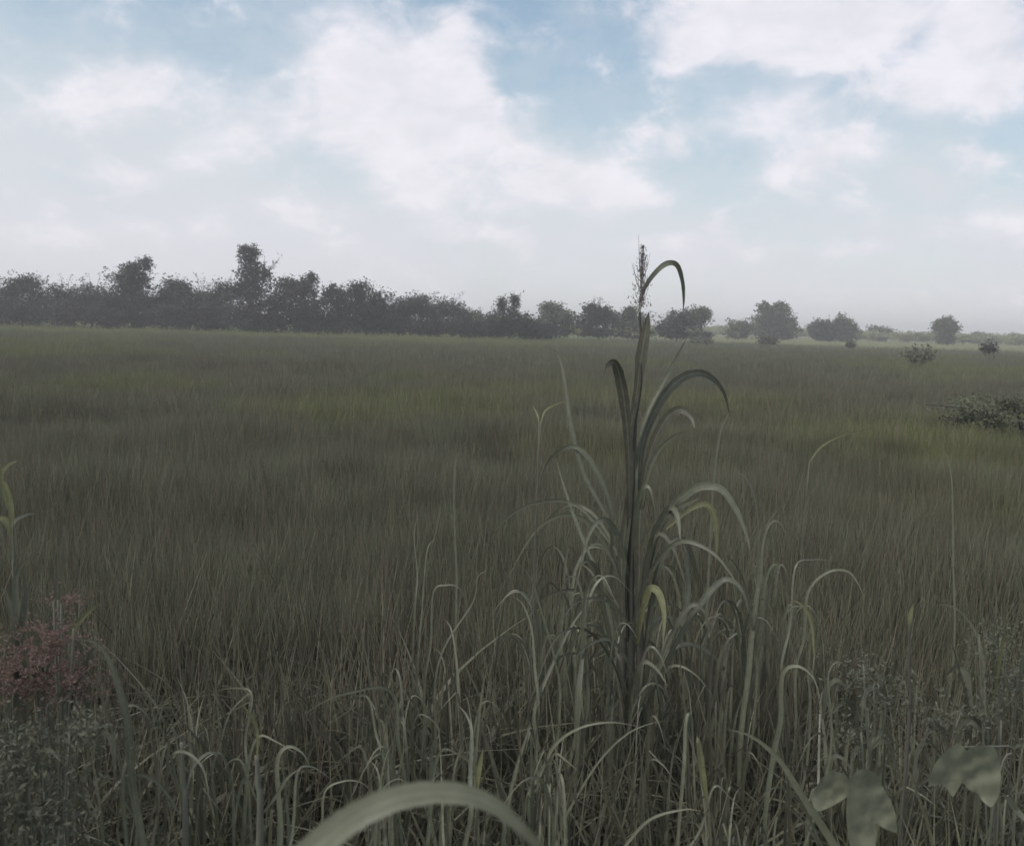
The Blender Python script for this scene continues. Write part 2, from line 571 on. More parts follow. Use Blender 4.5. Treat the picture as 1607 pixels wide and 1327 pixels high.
nsrc = [
    tuft('near_tuft_a', 14, .20, .75, 1.12, .012, .2, M['near'], 8, .3),
    tuft('near_tuft_b', 12, .20, .55, 1.0, .013, .34, M['near'], 8, .5),
    tuft('near_tuft_c', 12, .25, .35, .7, .008, .3, M['near'], 6, .3),
    tuft('near_tuft_d', 10, .22, .7, 1.1, .007, .12, M['stalk'], 5),
    tuft('near_tuft_e', 16, .3, .2, .45, .012, .5, M['weed'], 5, .6),
    tuft('near_tuft_f', 15, .28, .45, .85, .020, .38, M['near'], 8, .5),
    tuft('near_tuft_g', 12, .25, .6, 1.0, .022, .30, M['near'], 8, .4),
]
ncoll = source('near_sources', nsrc)
g1 = lay(fan(700, 1.6, 4.4), [0, 1, 2, 4, 5, 5, 5, 6, 6], .75, 1.02, 1.0, .14)
g2 = lay(fan(1500, 4.0, 7), [0, 1, 1, 2, 3, 5, 5, 6, 6], .85, 1.08, 1.0, .12)
g3 = lay(fan(2200, 6.0, 11), [0, 1, 1, 3, 6], .86, 1.06, 1.0, .12)
scatter('foreground_grass', 'tangled arching grass blades and dry stalks in front of the field', 'grass', *join(g1, g2, g3), ncoll)


# ------------------------------------------------------------------ traced plants
def blade(pts, Y, w_px, dy=0.0, twist=.5, taper=1.0, root=None):
    """leaf path: photograph pixels at depth Y (metres), reaching dy metres farther at its tip; w_px: width there"""
    n = len(pts)
    P = [at(x, y, Y + dy * (i / (n - 1))) for i, (x, y) in enumerate(pts)]
    if root is not None:
        d0 = P[0] - P[min(2, len(P) - 1)]
        d0 = Vector((d0.x * .35, d0.y * .5, min(d0.z * .6, -.04)))
        q1 = P[0] + d0.normalized() * max(.05, (P[1] - P[0]).length * .8)
        ins = []
        L0 = (root - q1)
        for u in (.75, .5, .25):
            ins.append(q1 + L0 * u + Vector((random.gauss(0, .012), random.gauss(0, .01), 0)))
        P = [root] + ins + [q1] + P
    C = catmull(P, 6)
    n = len(C)
    W = w_px / F * Y
    ph = random.uniform(-.6, .6)
    ws_, wd_ = [], []
    for k in range(n):
        u = k / (n - 1)
        tg = (C[min(k + 1, n - 1)] - C[max(k - 1, 0)]).normalized()
        view = (C[k] - Vector((0, 0, EYE))).normalized()
        side = tg.cross(view).normalized()
        nrm = side.cross(tg).normalized()
        a = twist * math.sin(u * 3.0 + ph * 3)
        wd_.append((side * math.cos(a) + nrm * math.sin(a)).normalized())
        prof = min(1.0, .42 + u * 1.5) * (1 - max(0, (u - .45) / .55) ** (1.7 * taper)) + .04
        ws_.append(W * prof * random.uniform(.94, 1.06))
    return C, ws_, wd_


def leaf(parent, pts, Y, w_px, mat, dy=0.0, twist=.5, taper=1.0, root=None, name='leaf', label=None):
    b = MB()
    C, ws_, wd_ = blade(pts, Y, w_px, dy, twist, taper, root)
    b.strip(C, ws_, wd_, random.random(), .3)
    o = b.build(name, M[mat], parent)
    if label:
        o['label'] = label
    return o


def stem(parent, P, r1, r2, mat='green_stem', name='stem'):
    C = catmull(P, 6)
    n = len(C)
    b = MB()
    # faint swelling at each joint of the cane
    b.tube(C, [(r1 + (r2 - r1) * k / (n - 1)) * (1.15 if k % 6 == 0 else 1) for k in range(n)])
    return b.build(name, M[mat], parent)


def ground_below(P, dx=0.0, dy=0.0):
    return Vector((P.x + dx, P.y + dy, -.05))


# the tall cane in the middle
YC = 4.3
base = ground_below(at(992, 1100, YC))
cane = thing('cane_plant', 'tall dark flowering cane with long drooping leaves rising above the horizon right of centre', 'plant', base)
stem(cane, [base, at(990, 1100, YC), at(990, 900, YC), at(992, 760, YC), at(998, 640, YC), at(1008, 540, YC)], .020, .008, 'cane_stem')
stem(cane, [base + Vector((.03, .03, 0)), at(1004, 1100, YC), at(1003, 950, YC), at(1001, 820, YC)], .022, .014, 'cane_stem')
stem(cane, [base + Vector((-.03, -.02, 0)), at(978, 1080, YC), at(980, 940, YC), at(984, 820, YC)], .018, .011, 'cane_stem')
stem(cane, [at(1008, 540, YC), at(1004, 500, YC), at(1005, 465, YC)], .006, .0045, 'cane_stem', 'flower_stalk')
CL = [  # (points, width, material, depth drift, twist)
    ([(998, 645), (1003, 590), (1009, 545), (1015, 512), (1018, 490)], 19, 'cane_dark', .02, .15),
    ([(1003, 490), (1008, 462), (1022, 436), (1044, 415), (1062, 416), (1071, 442), (1073, 470), (1072, 488)], 9, 'cane', .2, .3),
    ([(987, 830), (987, 720), (981, 640), (973, 592), (965, 570), (955, 572), (948, 588)], 17, 'cane_dark', -.15, .3),
    ([(1000, 760), (1002, 700), (1020, 640), (1045, 592), (1066, 552), (1078, 530)], 7, 'pale', .2, .5),
    ([(1003, 770), (1008, 700), (1028, 645), (1055, 605), (1085, 587), (1112, 590), (1135, 615), (1146, 655)], 15, 'cane_dark', .3, .5),
    ([(1006, 800), (1012, 745), (1028, 690), (1048, 655), (1068, 643), (1085, 655), (1090, 672)], 15, 'cane_dark', -.2, .4),
    ([(1008, 800), (1015, 752), (1030, 712), (1052, 688), (1078, 676)], 7, 'pale', -.25, .4),
    ([(962, 950), (960, 860), (957, 795), (940, 748), (922, 717), (903, 701), (880, 706), (858, 727), (845, 768)], 9, 'pale', .15, .6),
    ([(985, 890), (945, 835), (915, 800), (890, 787), (862, 785), (822, 795), (785, 822), (768, 850)], 6, 'pale', .25, .5),
    ([(975, 960), (930, 880), (905, 820), (886, 765), (870, 712)], 6, 'cane', .2, .4),
    ([(968, 900), (955, 820), (915, 740), (895, 660), (887, 600), (878, 560), (864, 545)], 8, 'cane', .25, .6),
    ([(990, 900), (994, 835), (1000, 790), (1010, 765), (1020, 768), (1028, 800)], 8, 'pale', -.15, .5),
    ([(1008, 960), (1012, 905), (1022, 855), (1040, 812), (1070, 780), (1100, 763), (1132, 768), (1155, 800), (1172, 842), (1177, 870)], 14, 'pale', -.3, .45),
    ([(1010, 930), (1025, 850), (1045, 815), (1068, 795), (1100, 780)], 18, 'cane_dark', -.2, .3),
    ([(1012, 900), (1040, 812), (1056, 798), (1065, 820), (1068, 850)], 10, 'cane', -.3, .5),
    ([(1045, 830), (1085, 798), (1110, 792), (1122, 815), (1125, 850), (1122, 890)], 10, 'yellow', -.1, .3),
    ([(1000, 1010), (1008, 960), (1020, 925), (1034, 932), (1042, 965), (1040, 1015)], 13, 'yellow', -.3, .3),
    ([(1010, 1120), (1050, 1030), (1090, 960), (1128, 915), (1150, 912), (1168, 935), (1182, 985)], 11, 'cane', -.1, .5),
    ([(985, 1090), (960, 1010), (945, 940), (940, 900), (925, 880), (905, 890)], 9, 'cane', -.2, .4),
    ([(1005, 1080), (1015, 1000), (1032, 900), (1055, 850), (1075, 850), (1090, 890), (1100, 950)], 12, 'cane_dark', .1, .5),
    ([(998, 1000), (1003, 900), (1004, 820), (1012, 740), (1022, 690)], 14, 'cane_dark', 0, .3),
    ([(980, 1000), (975, 900), (985, 800), (994, 740)], 16, 'cane_dark', 0, .3),
    ([(1000, 1100), (1060, 1010), (1080, 930), (1078, 870), (1090, 820)], 9, 'cane', .2, .5),
    ([(905, 880), (930, 900), (955, 960), (965, 1040), (972, 1100)][::-1], 8, 'cane', .2, .5),
    ([(985, 700), (1000, 610), (1004, 560)], 11, 'cane_dark', 0, .2),
    ([(980, 1150), (1040, 1140), (1025, 1060), (1072, 960), (1090, 930), (1110, 940)][0:1] + [(1020, 1080), (1060, 985), (1085, 950), (1105, 960), (1115, 1000)], 9, 'cane_dark', -.1, .4),
]
for pts, wp, mt, dy, tw in CL:
    leaf(cane, pts, YC - .02, wp * .93, mt, dy, tw)
for k in range(24):
    s_ = random.choice((-1, 1))
    y0 = random.uniform(960, 1220)
    hh, sp = random.uniform(70, 190), random.uniform(40, 190) * s_
    x0 = 992 + random.uniform(-14, 14)
    leaf(cane, [(x0, y0), (x0 + sp * .15, y0 - hh * .6), (x0 + sp * .45, y0 - hh), (x0 + sp * .8, y0 - hh * .9), (x0 + sp * 1.1, y0 - hh * random.uniform(.1, .6))],
         YC + random.uniform(-.15, .2), random.uniform(4, 8), random.choice(('cane', 'cane', 'cane_dark', 'pale')), random.uniform(-.4, .4), random.uniform(.2, .9))
b = MB()
for k in range(520):
    u = random.random() ** 1.25
    x = 1004 + 5 * u + random.gauss(0, (10 * (1 - u) ** .8 + 2.0) * .75)
    y = 482 - 98 * u
    if random.random() < .3:
        x = 1008 + random.gauss(0, 1.5)
    p_ = at(x, y, YC + random.gauss(0, .015))
    d = Vector((random.gauss(0, .5), random.gauss(0, .5), 1)).normalized()
    s_ = random.uniform(.0035, .009)
    sd = Vector((random.gauss(0, 1), random.gauss(0, 1), random.gauss(0, .3))).normalized()
    b.face([p_ - sd * s_ * .4, p_ - d * s_, p_ + sd * s_ * .4, p_ + d * s_], random.random())
for k in range(26):
    y0 = random.uniform(425, 488)
    P0, ln = at(1005, y0, YC), random.uniform(22, 60)
    xo = random.uniform(-16, 18) * (1 if y0 > 440 else .5)
    P1 = at(1005 + xo, y0 - ln, YC + random.gauss(0, .03))
    b.tube([P0, P0.lerp(P1, .5) + Vector((xo * .0004, 0, -.01)), P1], [.0012, .001, .0006], .4, 4)
b.tube([at(1005, 480, YC), at(1007, 430, YC), at(1010, 384, YC)], [.004, .0025, .0012], .2, 5)
b.build('tassel', M['tassel'], cane, False)


def grass_plant(label, Y, leaves, stem_px=None, cat='grass plant', name='grass_plant', group='wild grass plants standing in the foreground', sr=.006, smat='green_stem'):
    """leaves: (points, width, material, [drift, twist]); the stem stands on the ground under stem_px[0]"""
    first = stem_px[0] if stem_px else leaves[0][0][0]
    g0 = at(first[0], first[1], Y)
    root = ground_below(g0, random.uniform(-.04, .04), random.uniform(0, .06))
    t_ = thing(name, label, cat, root, group)
    if stem_px:
        P = [root] + [at(x, y, Y) for x, y in stem_px]
        stem(t_, P, sr, sr * .5, smat)
    for L_ in leaves:
        pts, wp, mt = L_[:3]
        dy, tw = (L_[3:] + (0, .5))[:2] if len(L_) > 3 else (random.uniform(-.2, .2), .5)
        rooted = root + Vector((random.uniform(-.03, .03), random.uniform(-.02, .02), 0)) if not stem_px else None
        if mt == 'yellow' and rooted is not None:      # a drab shoot carries the bright leaf
            q = at(pts[0][0], pts[0][1], Y)
            stem(t_, [root, root.lerp(q, .5) + Vector((random.gauss(0, .01), 0, 0)), q], .0035, .002)
            rooted = None
        leaf(t_, pts, Y, wp * (.72 if Y > 1 else 1), mt, dy, tw, root=rooted)
    return t_


grass_plant('broad blurred pale green leaf arching up close at the bottom edge left of centre', .85,
            [([(330, 1680), (400, 1480), (455, 1372), (505, 1322), (560, 1280), (625, 1252), (700, 1243), (765, 1258), (815, 1296), (850, 1335), (880, 1390)], 50, 'pale', .06, .2)], name='grass_leaf_arch', cat='grass leaf', group=None)
grass_plant('slender grass with a long leaf arching left just below the foot of the tall cane', 3.4,
            [([(848, 1215), (872, 1168), (912, 1141), (960, 1133), (1005, 1140)], 9, 'pale'),
             ([(905, 1250), (942, 1192), (983, 1152), (1020, 1135), (1052, 1130)], 6, 'pale')])
grass_plant('thick pale hanging blades right of the foot of the tall cane', 3.2,
            [([(1075, 1180), (1076, 1140), (1080, 1120), (1086, 1130), (1087, 1175), (1088, 1235)], 9, 'pale'),
             ([(1112, 1310), (1105, 1230), (1098, 1172), (1094, 1155)], 16, 'yellow'), ([(1100, 1300), (1120, 1235), (1145, 1250), (1190, 1300)], 7, 'cane')])
grass_plant('two thick stalks leaning left toward the centre beside the lobed leaves', 2.9,
            [([(1315, 1335), (1262, 1252), (1222, 1190), (1180, 1155), (1140, 1143)], 20, 'broad'),
             ([(1295, 1340), (1262, 1290), (1218, 1248)], 13, 'cane'), ([(1290, 1330), (1255, 1255), (1215, 1235), (1175, 1275)], 9, 'cane')])
grass_plant('thin leaf bowing right at the bottom edge below the tall cane', 2.8, [([(975, 1335), (1018, 1287), (1072, 1270), (1100, 1272)], 10, 'pale')])
grass_plant('drooping grass with two leaves bent left above the dark gap left of centre', 3.7,
            [([(625, 1160), (622, 1100), (600, 1078), (560, 1084), (515, 1097), (470, 1125)], 9, 'pale'),
             ([(632, 1120), (628, 1065), (618, 1048), (595, 1062), (575, 1072)], 6, 'cane'),
             ([(590, 1150), (580, 1098), (560, 1092), (528, 1115), (500, 1148)], 6, 'cane')])
grass_plant('thin grass curling left over the dark gap near the red seed heads', 3.7,
            [([(385, 1160), (395, 1090), (372, 1079), (335, 1085), (312, 1102)], 6, 'pale'),
             ([(345, 1170), (360, 1120), (388, 1090), (395, 1092)], 6, 'cane')])
grass_plant('thick upright double stalk with bent side leaves near the bottom left', 3.0,
            [([(286, 1250), (270, 1190), (290, 1180), (318, 1205), (330, 1260)], 7, 'cane'), ([(292, 1240), (305, 1200), (330, 1180), (345, 1190)], 7, 'pale'),
             ([(290, 1290), (250, 1230), (215, 1215), (190, 1235), (165, 1275)], 8, 'cane')], [(291, 1300), (288, 1230), (285, 1165)], sr=.011)
grass_plant('straight upright stalk with a curled leaf at its top left of the blurred arch', 3.0,
            [([(403, 1200), (404, 1150), (396, 1125), (380, 1105)], 8, 'yellow'), ([(400, 1290), (432, 1250), (450, 1222), (470, 1205)], 8, 'cane'),
             ([(405, 1260), (385, 1220), (372, 1260), (368, 1300)], 7, 'cane')], [(408, 1300), (405, 1230), (403, 1185)], sr=.013)
grass_plant('short plant with a stubby pale leaf bending right between two upright stalks', 3.1,
            [([(440, 1290), (435, 1200), (450, 1172), (475, 1182), (492, 1215)], 12, 'broad'), ([(460, 1300), (466, 1215), (485, 1202), (510, 1215), (530, 1235)], 7, 'cane'),
             ([(505, 1300), (510, 1242), (540, 1225), (568, 1228), (588, 1248)], 6, 'pale'), ([(590, 1290), (600, 1240), (622, 1222), (640, 1228)], 6, 'pale')])
grass_plant('group of four short upright blades above the blurred arch', 3.3,
            [([(738, 1220), (740, 1150), (732, 1122), (718, 1105)], 11, 'cane'), ([(676, 1240), (677, 1190), (682, 1160), (690, 1155)], 10, 'broad'),
             ([(748, 1250), (753, 1205), (758, 1172)], 12, 'yellow'), ([(800, 1250), (812, 1200), (825, 1160), (832, 1135), (820, 1125)], 9, 'broad')])
grass_plant('pale leaf arching right over the red seed heads', 2.9,
            [([(205, 1200), (200, 1130), (185, 1075), (168, 1030), (148, 1008), (122, 1003)], 17, 'pale'),
             ([(200, 1180), (198, 1115), (215, 1108), (235, 1128), (246, 1160)], 8, 'pale')])
grass_plant('bright yellow green blade slanting right at the top of the red seed heads', 3.0,
            [([(105, 1060), (113, 995), (130, 968), (158, 944)], 15, 'yellow', 0, .2)])
grass_plant('slender upright blade rising straight up behind the red seed heads', 3.3, [([(80, 1000), (88, 920), (95, 860), (101, 808)], 10, 'cane', 0, .2)])
grass_plant('light green grass shoot cut by the left edge with forked bright leaves', 3.2,
            [([(20, 870), (18, 800), (8, 762), (-8, 745)], 12, 'yellow', 0, .3), ([(12, 800), (2, 750), (12, 730), (30, 722)], 9, 'yellow', 0, .3),
             ([(20, 850), (22, 820), (40, 808), (62, 805)], 7, 'pale', .2, .3), ([(18, 840), (8, 815), (-12, 812)], 14, 'yellow', 0, .3)], [(24, 960), (22, 880), (20, 820)])
grass_plant('pale woolly leaves standing above the red seed heads by the left edge', 3.1,
            [([(28, 980), (24, 915), (32, 888), (50, 872)], 20, 'weed', 0, .4), ([(32, 990), (40, 940), (36, 905)], 22, 'weed', 0, .2), ([(25, 1000), (10, 930), (-5, 925)], 14, 'weed', 0, .4)])
grass_plant('grass with a stout pale leaf leaning right and a drooping one right of the cane', 4.0,
            [([(1180, 1000), (1190, 920), (1196, 865), (1204, 822), (1224, 796)], 12, 'pale', 0, .3),
             ([(1192, 930), (1198, 850), (1212, 818), (1228, 826), (1240, 862)], 7, 'pale'), ([(1182, 990), (1170, 920), (1150, 880), (1130, 870)], 7, 'cane')])
grass_plant('faint grass leaf arching wide and low right of the tall cane', 4.3,
            [([(1262, 1000), (1268, 930), (1298, 898), (1330, 896), (1348, 918), (1358, 942)], 7, 'pale'), ([(1240, 980), (1248, 890), (1275, 878), (1312, 880)], 6, 'cane')])
grass_plant('small bright hooked blades right of the drooping cane leaves', 3.9,
            [([(1278, 1030), (1274, 980), (1262, 952), (1243, 940)], 8, 'yellow'), ([(1268, 1060), (1270, 1010), (1255, 985)], 6, 'cane')])
grass_plant('bowed grass leaf curving down to the right near the right edge', 3.6,
            [([(1545, 1100), (1543, 1030), (1528, 985), (1502, 955), (1478, 948), (1458, 954)], 9, 'pale'), ([(1560, 1100), (1572, 1020), (1580, 985)], 9, 'yellow'), ([(1520, 1110), (1500, 1030), (1490, 1000)], 7, 'cane')])
grass_plant('dark thin upright spike tipped bright yellow green right of centre', 3.4,
            [([(1427, 985), (1428, 968), (1433, 948)], 10, 'yellow', 0, .1)], [(1426, 1150), (1427, 1060), (1427, 978)], sr=.007, smat='cane_stem', name='grass_spike')
grass_plant('grass hooking over to the right above the left pair of lobed leaves', 3.4,
            [([(1225, 1130), (1228, 1060), (1250, 1045), (1275, 1062), (1288, 1100)], 11, 'broad'), ([(1305, 1140), (1300, 1060), (1315, 1038), (1330, 1050)], 6, 'pale')])
grass_plant('thin high blade bending left over the open field left of the cane', 4.6, [([(716, 900), (712, 790), (716, 720), (732, 690), (742, 650)], 4.5, 'pale', .1, .3)])
grass_plant('kinked thin stalk low in the field left of the cane', 4.4,
            [([(662, 960), (668, 880), (675, 852), (692, 844)], 4.5, 'pale', .1, .3), ([(655, 900), (650, 835), (665, 785)], 4, 'cane', .1, .3)])
grass_plant('low grass with a flat topped pale arch left of the cane', 4.0,
            [([(676, 1010), (680, 930), (700, 918), (722, 924), (735, 960)], 5.5, 'pale'), ([(700, 1010), (742, 945), (750, 905), (765, 895)], 5, 'cane')])
grass_plant('grass with a leaf arching level over the field beside the cane on its left', 4.1,
            [([(870, 1030), (850, 960), (832, 905), (805, 880), (770, 876)], 6, 'pale'), ([(840, 1050), (835, 990), (822, 950), (805, 935)], 8, 'pale'),
             ([(910, 1060), (915, 1010), (905, 985), (895, 975)], 9, 'pale'), ([(860, 1060), (895, 985), (925, 945), (945, 930)], 8, 'cane')])
grass_plant('lone yellowish blade arching right high over the right of the field', 4.8, [([(1270, 725), (1290, 700), (1325, 682), (1372, 671)], 5, 'yellow', .1, .3)])
grass_plant('faint thin blade arching over near the right edge of the field', 4.8, [([(1496, 880), (1494, 760), (1484, 712), (1462, 690)], 4.5, 'cane', .1, .3)])
grass_plant('tall grass reaching up beside the cane with a leaf forked at its tip', 4.5,
            [([(846, 662), (843, 650), (836, 636)], 4, 'yellow', .1, .3), ([(848, 665), (856, 644), (878, 632), (904, 626)], 4.5, 'yellow', .1, .3)])
grass_plant('tall grass behind the cane with a hanging yellowish leaf on the right', 4.7,
            [([(1110, 940), (1118, 780), (1128, 690), (1142, 650), (1152, 645)], 6, 'cane', .1, .3), ([(1190, 900), (1188, 800), (1172, 752), (1150, 738)], 5, 'cane', .1, .3)])
# more plain grass plants that fill the foreground
for i in range(18):
    Y = random.uniform(4.0, 5.0)
    x = random.choice((random.uniform(1030, 1260), random.uniform(1030, 1260), random.uniform(830, 960)))
    y = random.uniform(860, 1020)
    lv = []
    for k in range(random.choice((3, 4, 5))):
        s_, hh = random.choice((-1, 1)), random.uniform(20, 80)
        x0, sp = x + random.gauss(0, 10), random.uniform(15, 75) * random.choice((-1, 1))
        lv.append(([(x0, y + 120), (x0 + sp * .1, y + 40), (x0 + sp * .35, y), (x0 + sp * .7, y - 4), (x0 + sp * 1.1, y + hh * .8)],
                   random.uniform(5, 10), random.choice(('cane', 'cane', 'near', 'pale')), random.uniform(-.3, .3), random.uniform(.2, 1.0)))
    grass_plant('leafy arching grass crowded round the foot of the tall cane', Y, lv, group='leafy grass plants crowded round the tall cane')
for i in range(46):
    Y = random.uniform(2.9, 4.4)
    x = random.uniform(150, 1600)
    y = 663 + F * math.tan(math.atan((EYE - random.uniform(.75, 1.1)) / Y) - PITCH)
    lv = []
    for k in range(random.choice((3, 4, 5, 6))):
        s_ = random.choice((-1, 1))
        x0 = x + random.gauss(0, 14)
        hh, sp, kind = random.uniform(30, 110), random.uniform(8, 60) * s_, random.random()
        y0 = y + random.uniform(-10, 60)
        if kind < .45:      # nearly straight, tip leaning
            pts = [(x0, y0 + 110), (x0 + sp * .1, y0 + 40), (x0 + sp * .3, y0 - hh * .3), (x0 + sp * .6, y0 - hh * .7)]
        elif kind < .65:    # snapped over
            pts = [(x0, y0 + 110), (x0 + sp * .1, y0 + 30), (x0 + sp * .2, y0), (x0 + sp * .35, y0 + 4), (x0 + sp * .9, y0 + hh * .5)]
        else:
            pts = [(x0, y0 + 110), (x0 + sp * .12, y0 + 30), (x0 + sp * .4, y0 - 8), (x0 + sp * .9, y0 - 10 + hh * .12), (x0 + sp * 1.5, y0 + hh * random.uniform(.2, .7))]
        lv.append((pts, random.uniform(4, 11), random.choice(('cane', 'near', 'near', 'near', 'pale', 'broad')), random.uniform(-.3, .3), random.uniform(.2, 1.1)))
    grass_plant('plain arching grass mixed into the dark foreground tangle', Y, lv, group='plain grass plants of the foreground tangle')


# ------------------------------------------------------------------ lobed broad leaves bottom right
def lobed(parent, outline, Y, mat='broad', tilt=.0, name='leaf'):
    """outline in zoom pixels of the photograph crop; curved surface with a raised centre and drooping lobes"""
    P = [(1200 + x / 2.843, 860 + y / 2.843) for x, y in outline]
    cx = sum(p_[0] for p_ in P) / len(P)
    cy = sum(p_[1] for p_ in P) / len(P)
    rad = max(math.hypot(x - cx, y - cy) for x, y in P)
    rings = 7
    # denser outline
    D = []
    for i in range(len(P)):
        a, b_ = P[i], P[(i + 1) % len(P)]
        for k in range(4):
            D.append((a[0] + (b_[0] - a[0]) * k / 4, a[1] + (b_[1] - a[1]) * k / 4))
    D2 = []
    for i in range(len(D)):
        a, b_, c_ = D[i - 1], D[i], D[(i + 1) % len(D)]
        D2.append(((a[0] + 2 * b_[0] + c_[0]) / 4, (a[1] + 2 * b_[1] + c_[1]) / 4))
    D = D2
    b = MB()
    n = len(D)
    idx = []
    for r_ in range(1, rings + 1):
        row = []
        for x, y in D:
            u = r_ / rings
            xx, yy = cx + (x - cx) * u, cy + (y - cy) * u
            rr_ = math.hypot(xx - cx, yy - cy) / rad
            ang_ = math.atan2(yy - cy, xx - cx)
            dep = .028 * rr_ ** 2 * -1 + .012 * mnoise.noise(Vector((xx * .05, yy * .05, 1))) + tilt * (yy - cy) / rad * .08
            row.append(len(b.v))
            b.v.append(at(xx, yy, Y + dep))
        idx.append(row)
    c0 = len(b.v)
    b.v.append(at(cx, cy, Y))
    for j in range(n):
        j2 = (j + 1) % n
        b.f.append((c0, idx[0][j], idx[0][j2]))
        b.t.append(.5)
        for r_ in range(rings - 1):
            b.f.append((idx[r_][j], idx[r_ + 1][j], idx[r_ + 1][j2], idx[r_][j2]))
            b.t.append(.5)
    return b.build(name, M[mat], parent)


YB = 2.7
rootb = ground_below(at(1545, 1200, YB + .1))
pb = thing('broadleaf_plant', 'broad pale leaf with three drooping pointed lobes at the bottom right corner', 'plant', rootb, 'broad leaved plants at the bottom right')
stem(pb, [rootb, at(1560, 1260, YB + .1), at(1590, 1180, YB + .1), at(1560, 1171, YB + .05), at(1512, 1172, YB)], .004, .0025)
lobed(pb, [(728, 1068), (738, 1010), (765, 950), (820, 890), (870, 862), (900, 905), (925, 885), (980, 875), (1030, 890), (1045, 940), (1055, 1010), (1052, 1080), (1035, 1125), (1010, 1158),
           (975, 1130), (945, 1090), (905, 1075), (888, 1045), (865, 1060), (848, 1095), (840, 1112), (815, 1075), (785, 1045), (755, 1050)], YB)
lobed(pb, [(1060, 1095), (1095, 1110), (1130, 1150), (1180, 1220), (1150, 1215), (1100, 1160)], YB + .06)
roota = ground_below(at(1345, 1250, YB))
pa = thing('broadleaf_plant', 'broad folded leaf pair with rounded drooping lobes at the bottom edge beside thick leaning stalks', 'plant', roota, 'broad leaved plants at the bottom right')
stem(pa, [roota, at(1350, 1290, YB + .1), at(1345, 1230, YB + .08), at(1350, 1210, YB + .02)], .005, .003)
lobed(pa, [(205, 1112), (230, 1060), (270, 1010), (310, 992), (360, 1005), (392, 1050), (372, 1105), (310, 1145), (245, 1175), (222, 1160)], YB + .05)
lobed(pa, [(375, 1040), (410, 990), (450, 980), (500, 1005), (530, 1070), (560, 1120), (585, 1180), (594, 1270), (560, 1262), (515, 1240), (498, 1222), (497, 1300), (490, 1400), (440, 1440), (400, 1400), (372, 1290), (362, 1180)], YB - .02)


# ------------------------------------------------------------------ red seed-head weeds and leafy weeds on the left
def cluster_weed(label, name, Y, blobs, mat, n, size, root_px, cat='weed', stems=8, leaves=0, leafmat='weed', group=None, part='seed_head'):
    rx, ry = root_px
    root = ground_below(at(rx, ry, Y))
    t_ = thing(name, label, cat, root, group)
    b = MB()
    for i in range(stems):
        bx = blobs[i % len(blobs)]
        tip = at(bx[0] + random.uniform(-.7, .7) * bx[2], bx[1] + random.uniform(-.6, .5) * bx[3], Y + random.gauss(0, .05))
        P = [root + Vector((random.gauss(0, .03), random.gauss(0, .03), 0)), root.lerp(tip, .55) + Vector((0, 0, .05)), tip]
        b.tube(catmull(P, 4), [.004] * 9, .3, 5)
    b.build('stem', M['green_stem'], t_)
    for bx in blobs:
        b = MB()
        k = int(n * bx[2] * bx[3] / 2500)
        for _ in range(k):
            u, a = min(1.4, abs(random.gauss(0, .62))), random.uniform(0, 6.283)
            x, y = bx[0] + math.cos(a) * u * bx[2], bx[1] + math.sin(a) * u * bx[3]
            if mnoise.noise(Vector((x * .06, y * .09, 3))) < -.18:
                continue
            p_ = at(x, y, Y + random.gauss(0, .09))
            d = Vector((random.gauss(0, 1), random.gauss(0, 1), random.gauss(.5, .8))).normalized()
            sd = d.cross(Vector((random.gauss(0, 1), random.gauss(0, 1), random.gauss(0, 1)))).normalized()
            s_ = size * random.uniform(.5, 1.4)
            b.face([p_ - d * s_, p_ - sd * s_ * .34, p_ + d * s_, p_ + sd * s_ * .34], random.random())
        b.build(part, M[mat], t_, False)
    for i in range(leaves):
        bx = random.choice(blobs)
        x, y = bx[0] + random.uniform(-1, 1) * bx[2], bx[1] + bx[3] * random.uniform(0, 1.5)
        s_ = random.choice((-1, 1))
        leaf(t_, [(x, y + 50), (x + 6 * s_, y + 5), (x + 22 * s_, y - 10), (x + 45 * s_, y + 12)], Y - .02, random.uniform(6, 12), leafmat, random.uniform(-.1, .1))
    return t_


cluster_weed('large mass of dull red seed heads in the lower left foreground', 'red_seeded_weed', 3.0,
             [(60, 1042, 82, 48), (25, 1064, 76, 48), (112, 1070, 60, 44), (75, 1000, 60, 30)], 'red', 7000, .0045, (70, 1200), leaves=8)
cluster_weed('small dull red seed head standing above the large red mass on the left', 'red_seeded_weed', 3.3, [(105, 940, 44, 20)], 'red', 4200, .0045, (105, 1100), stems=4)
cluster_weed('bushy grey green weed under the red seed heads in the bottom left corner', 'leafy_weed', 2.8,
             [(40, 1180, 90, 70), (60, 1275, 100, 65), (130, 1150, 60, 40), (-20, 1240, 60, 90)], 'weed', 800, .010, (60, 1300), leaves=12, part='foliage')
cluster_weed('bushy grey green weed behind the folded lobed leaves in the right foreground', 'leafy_weed', 3.6,
             [(1400, 1100, 85, 50), (1350, 1060, 60, 40), (1470, 1130, 60, 40), (1340, 1150, 50, 35)], 'weed', 620, .009, (1400, 1250), leaves=8, part='foliage')
cluster_weed('bushy grey green weed cut by the right edge above the three lobed leaf', 'leafy_weed', 3.6,
             [(1585, 1060, 60, 80), (1560, 1000, 45, 40), (1540, 1120, 60, 40)], 'weed', 620, .009, (1580, 1250), leaves=8, part='foliage')


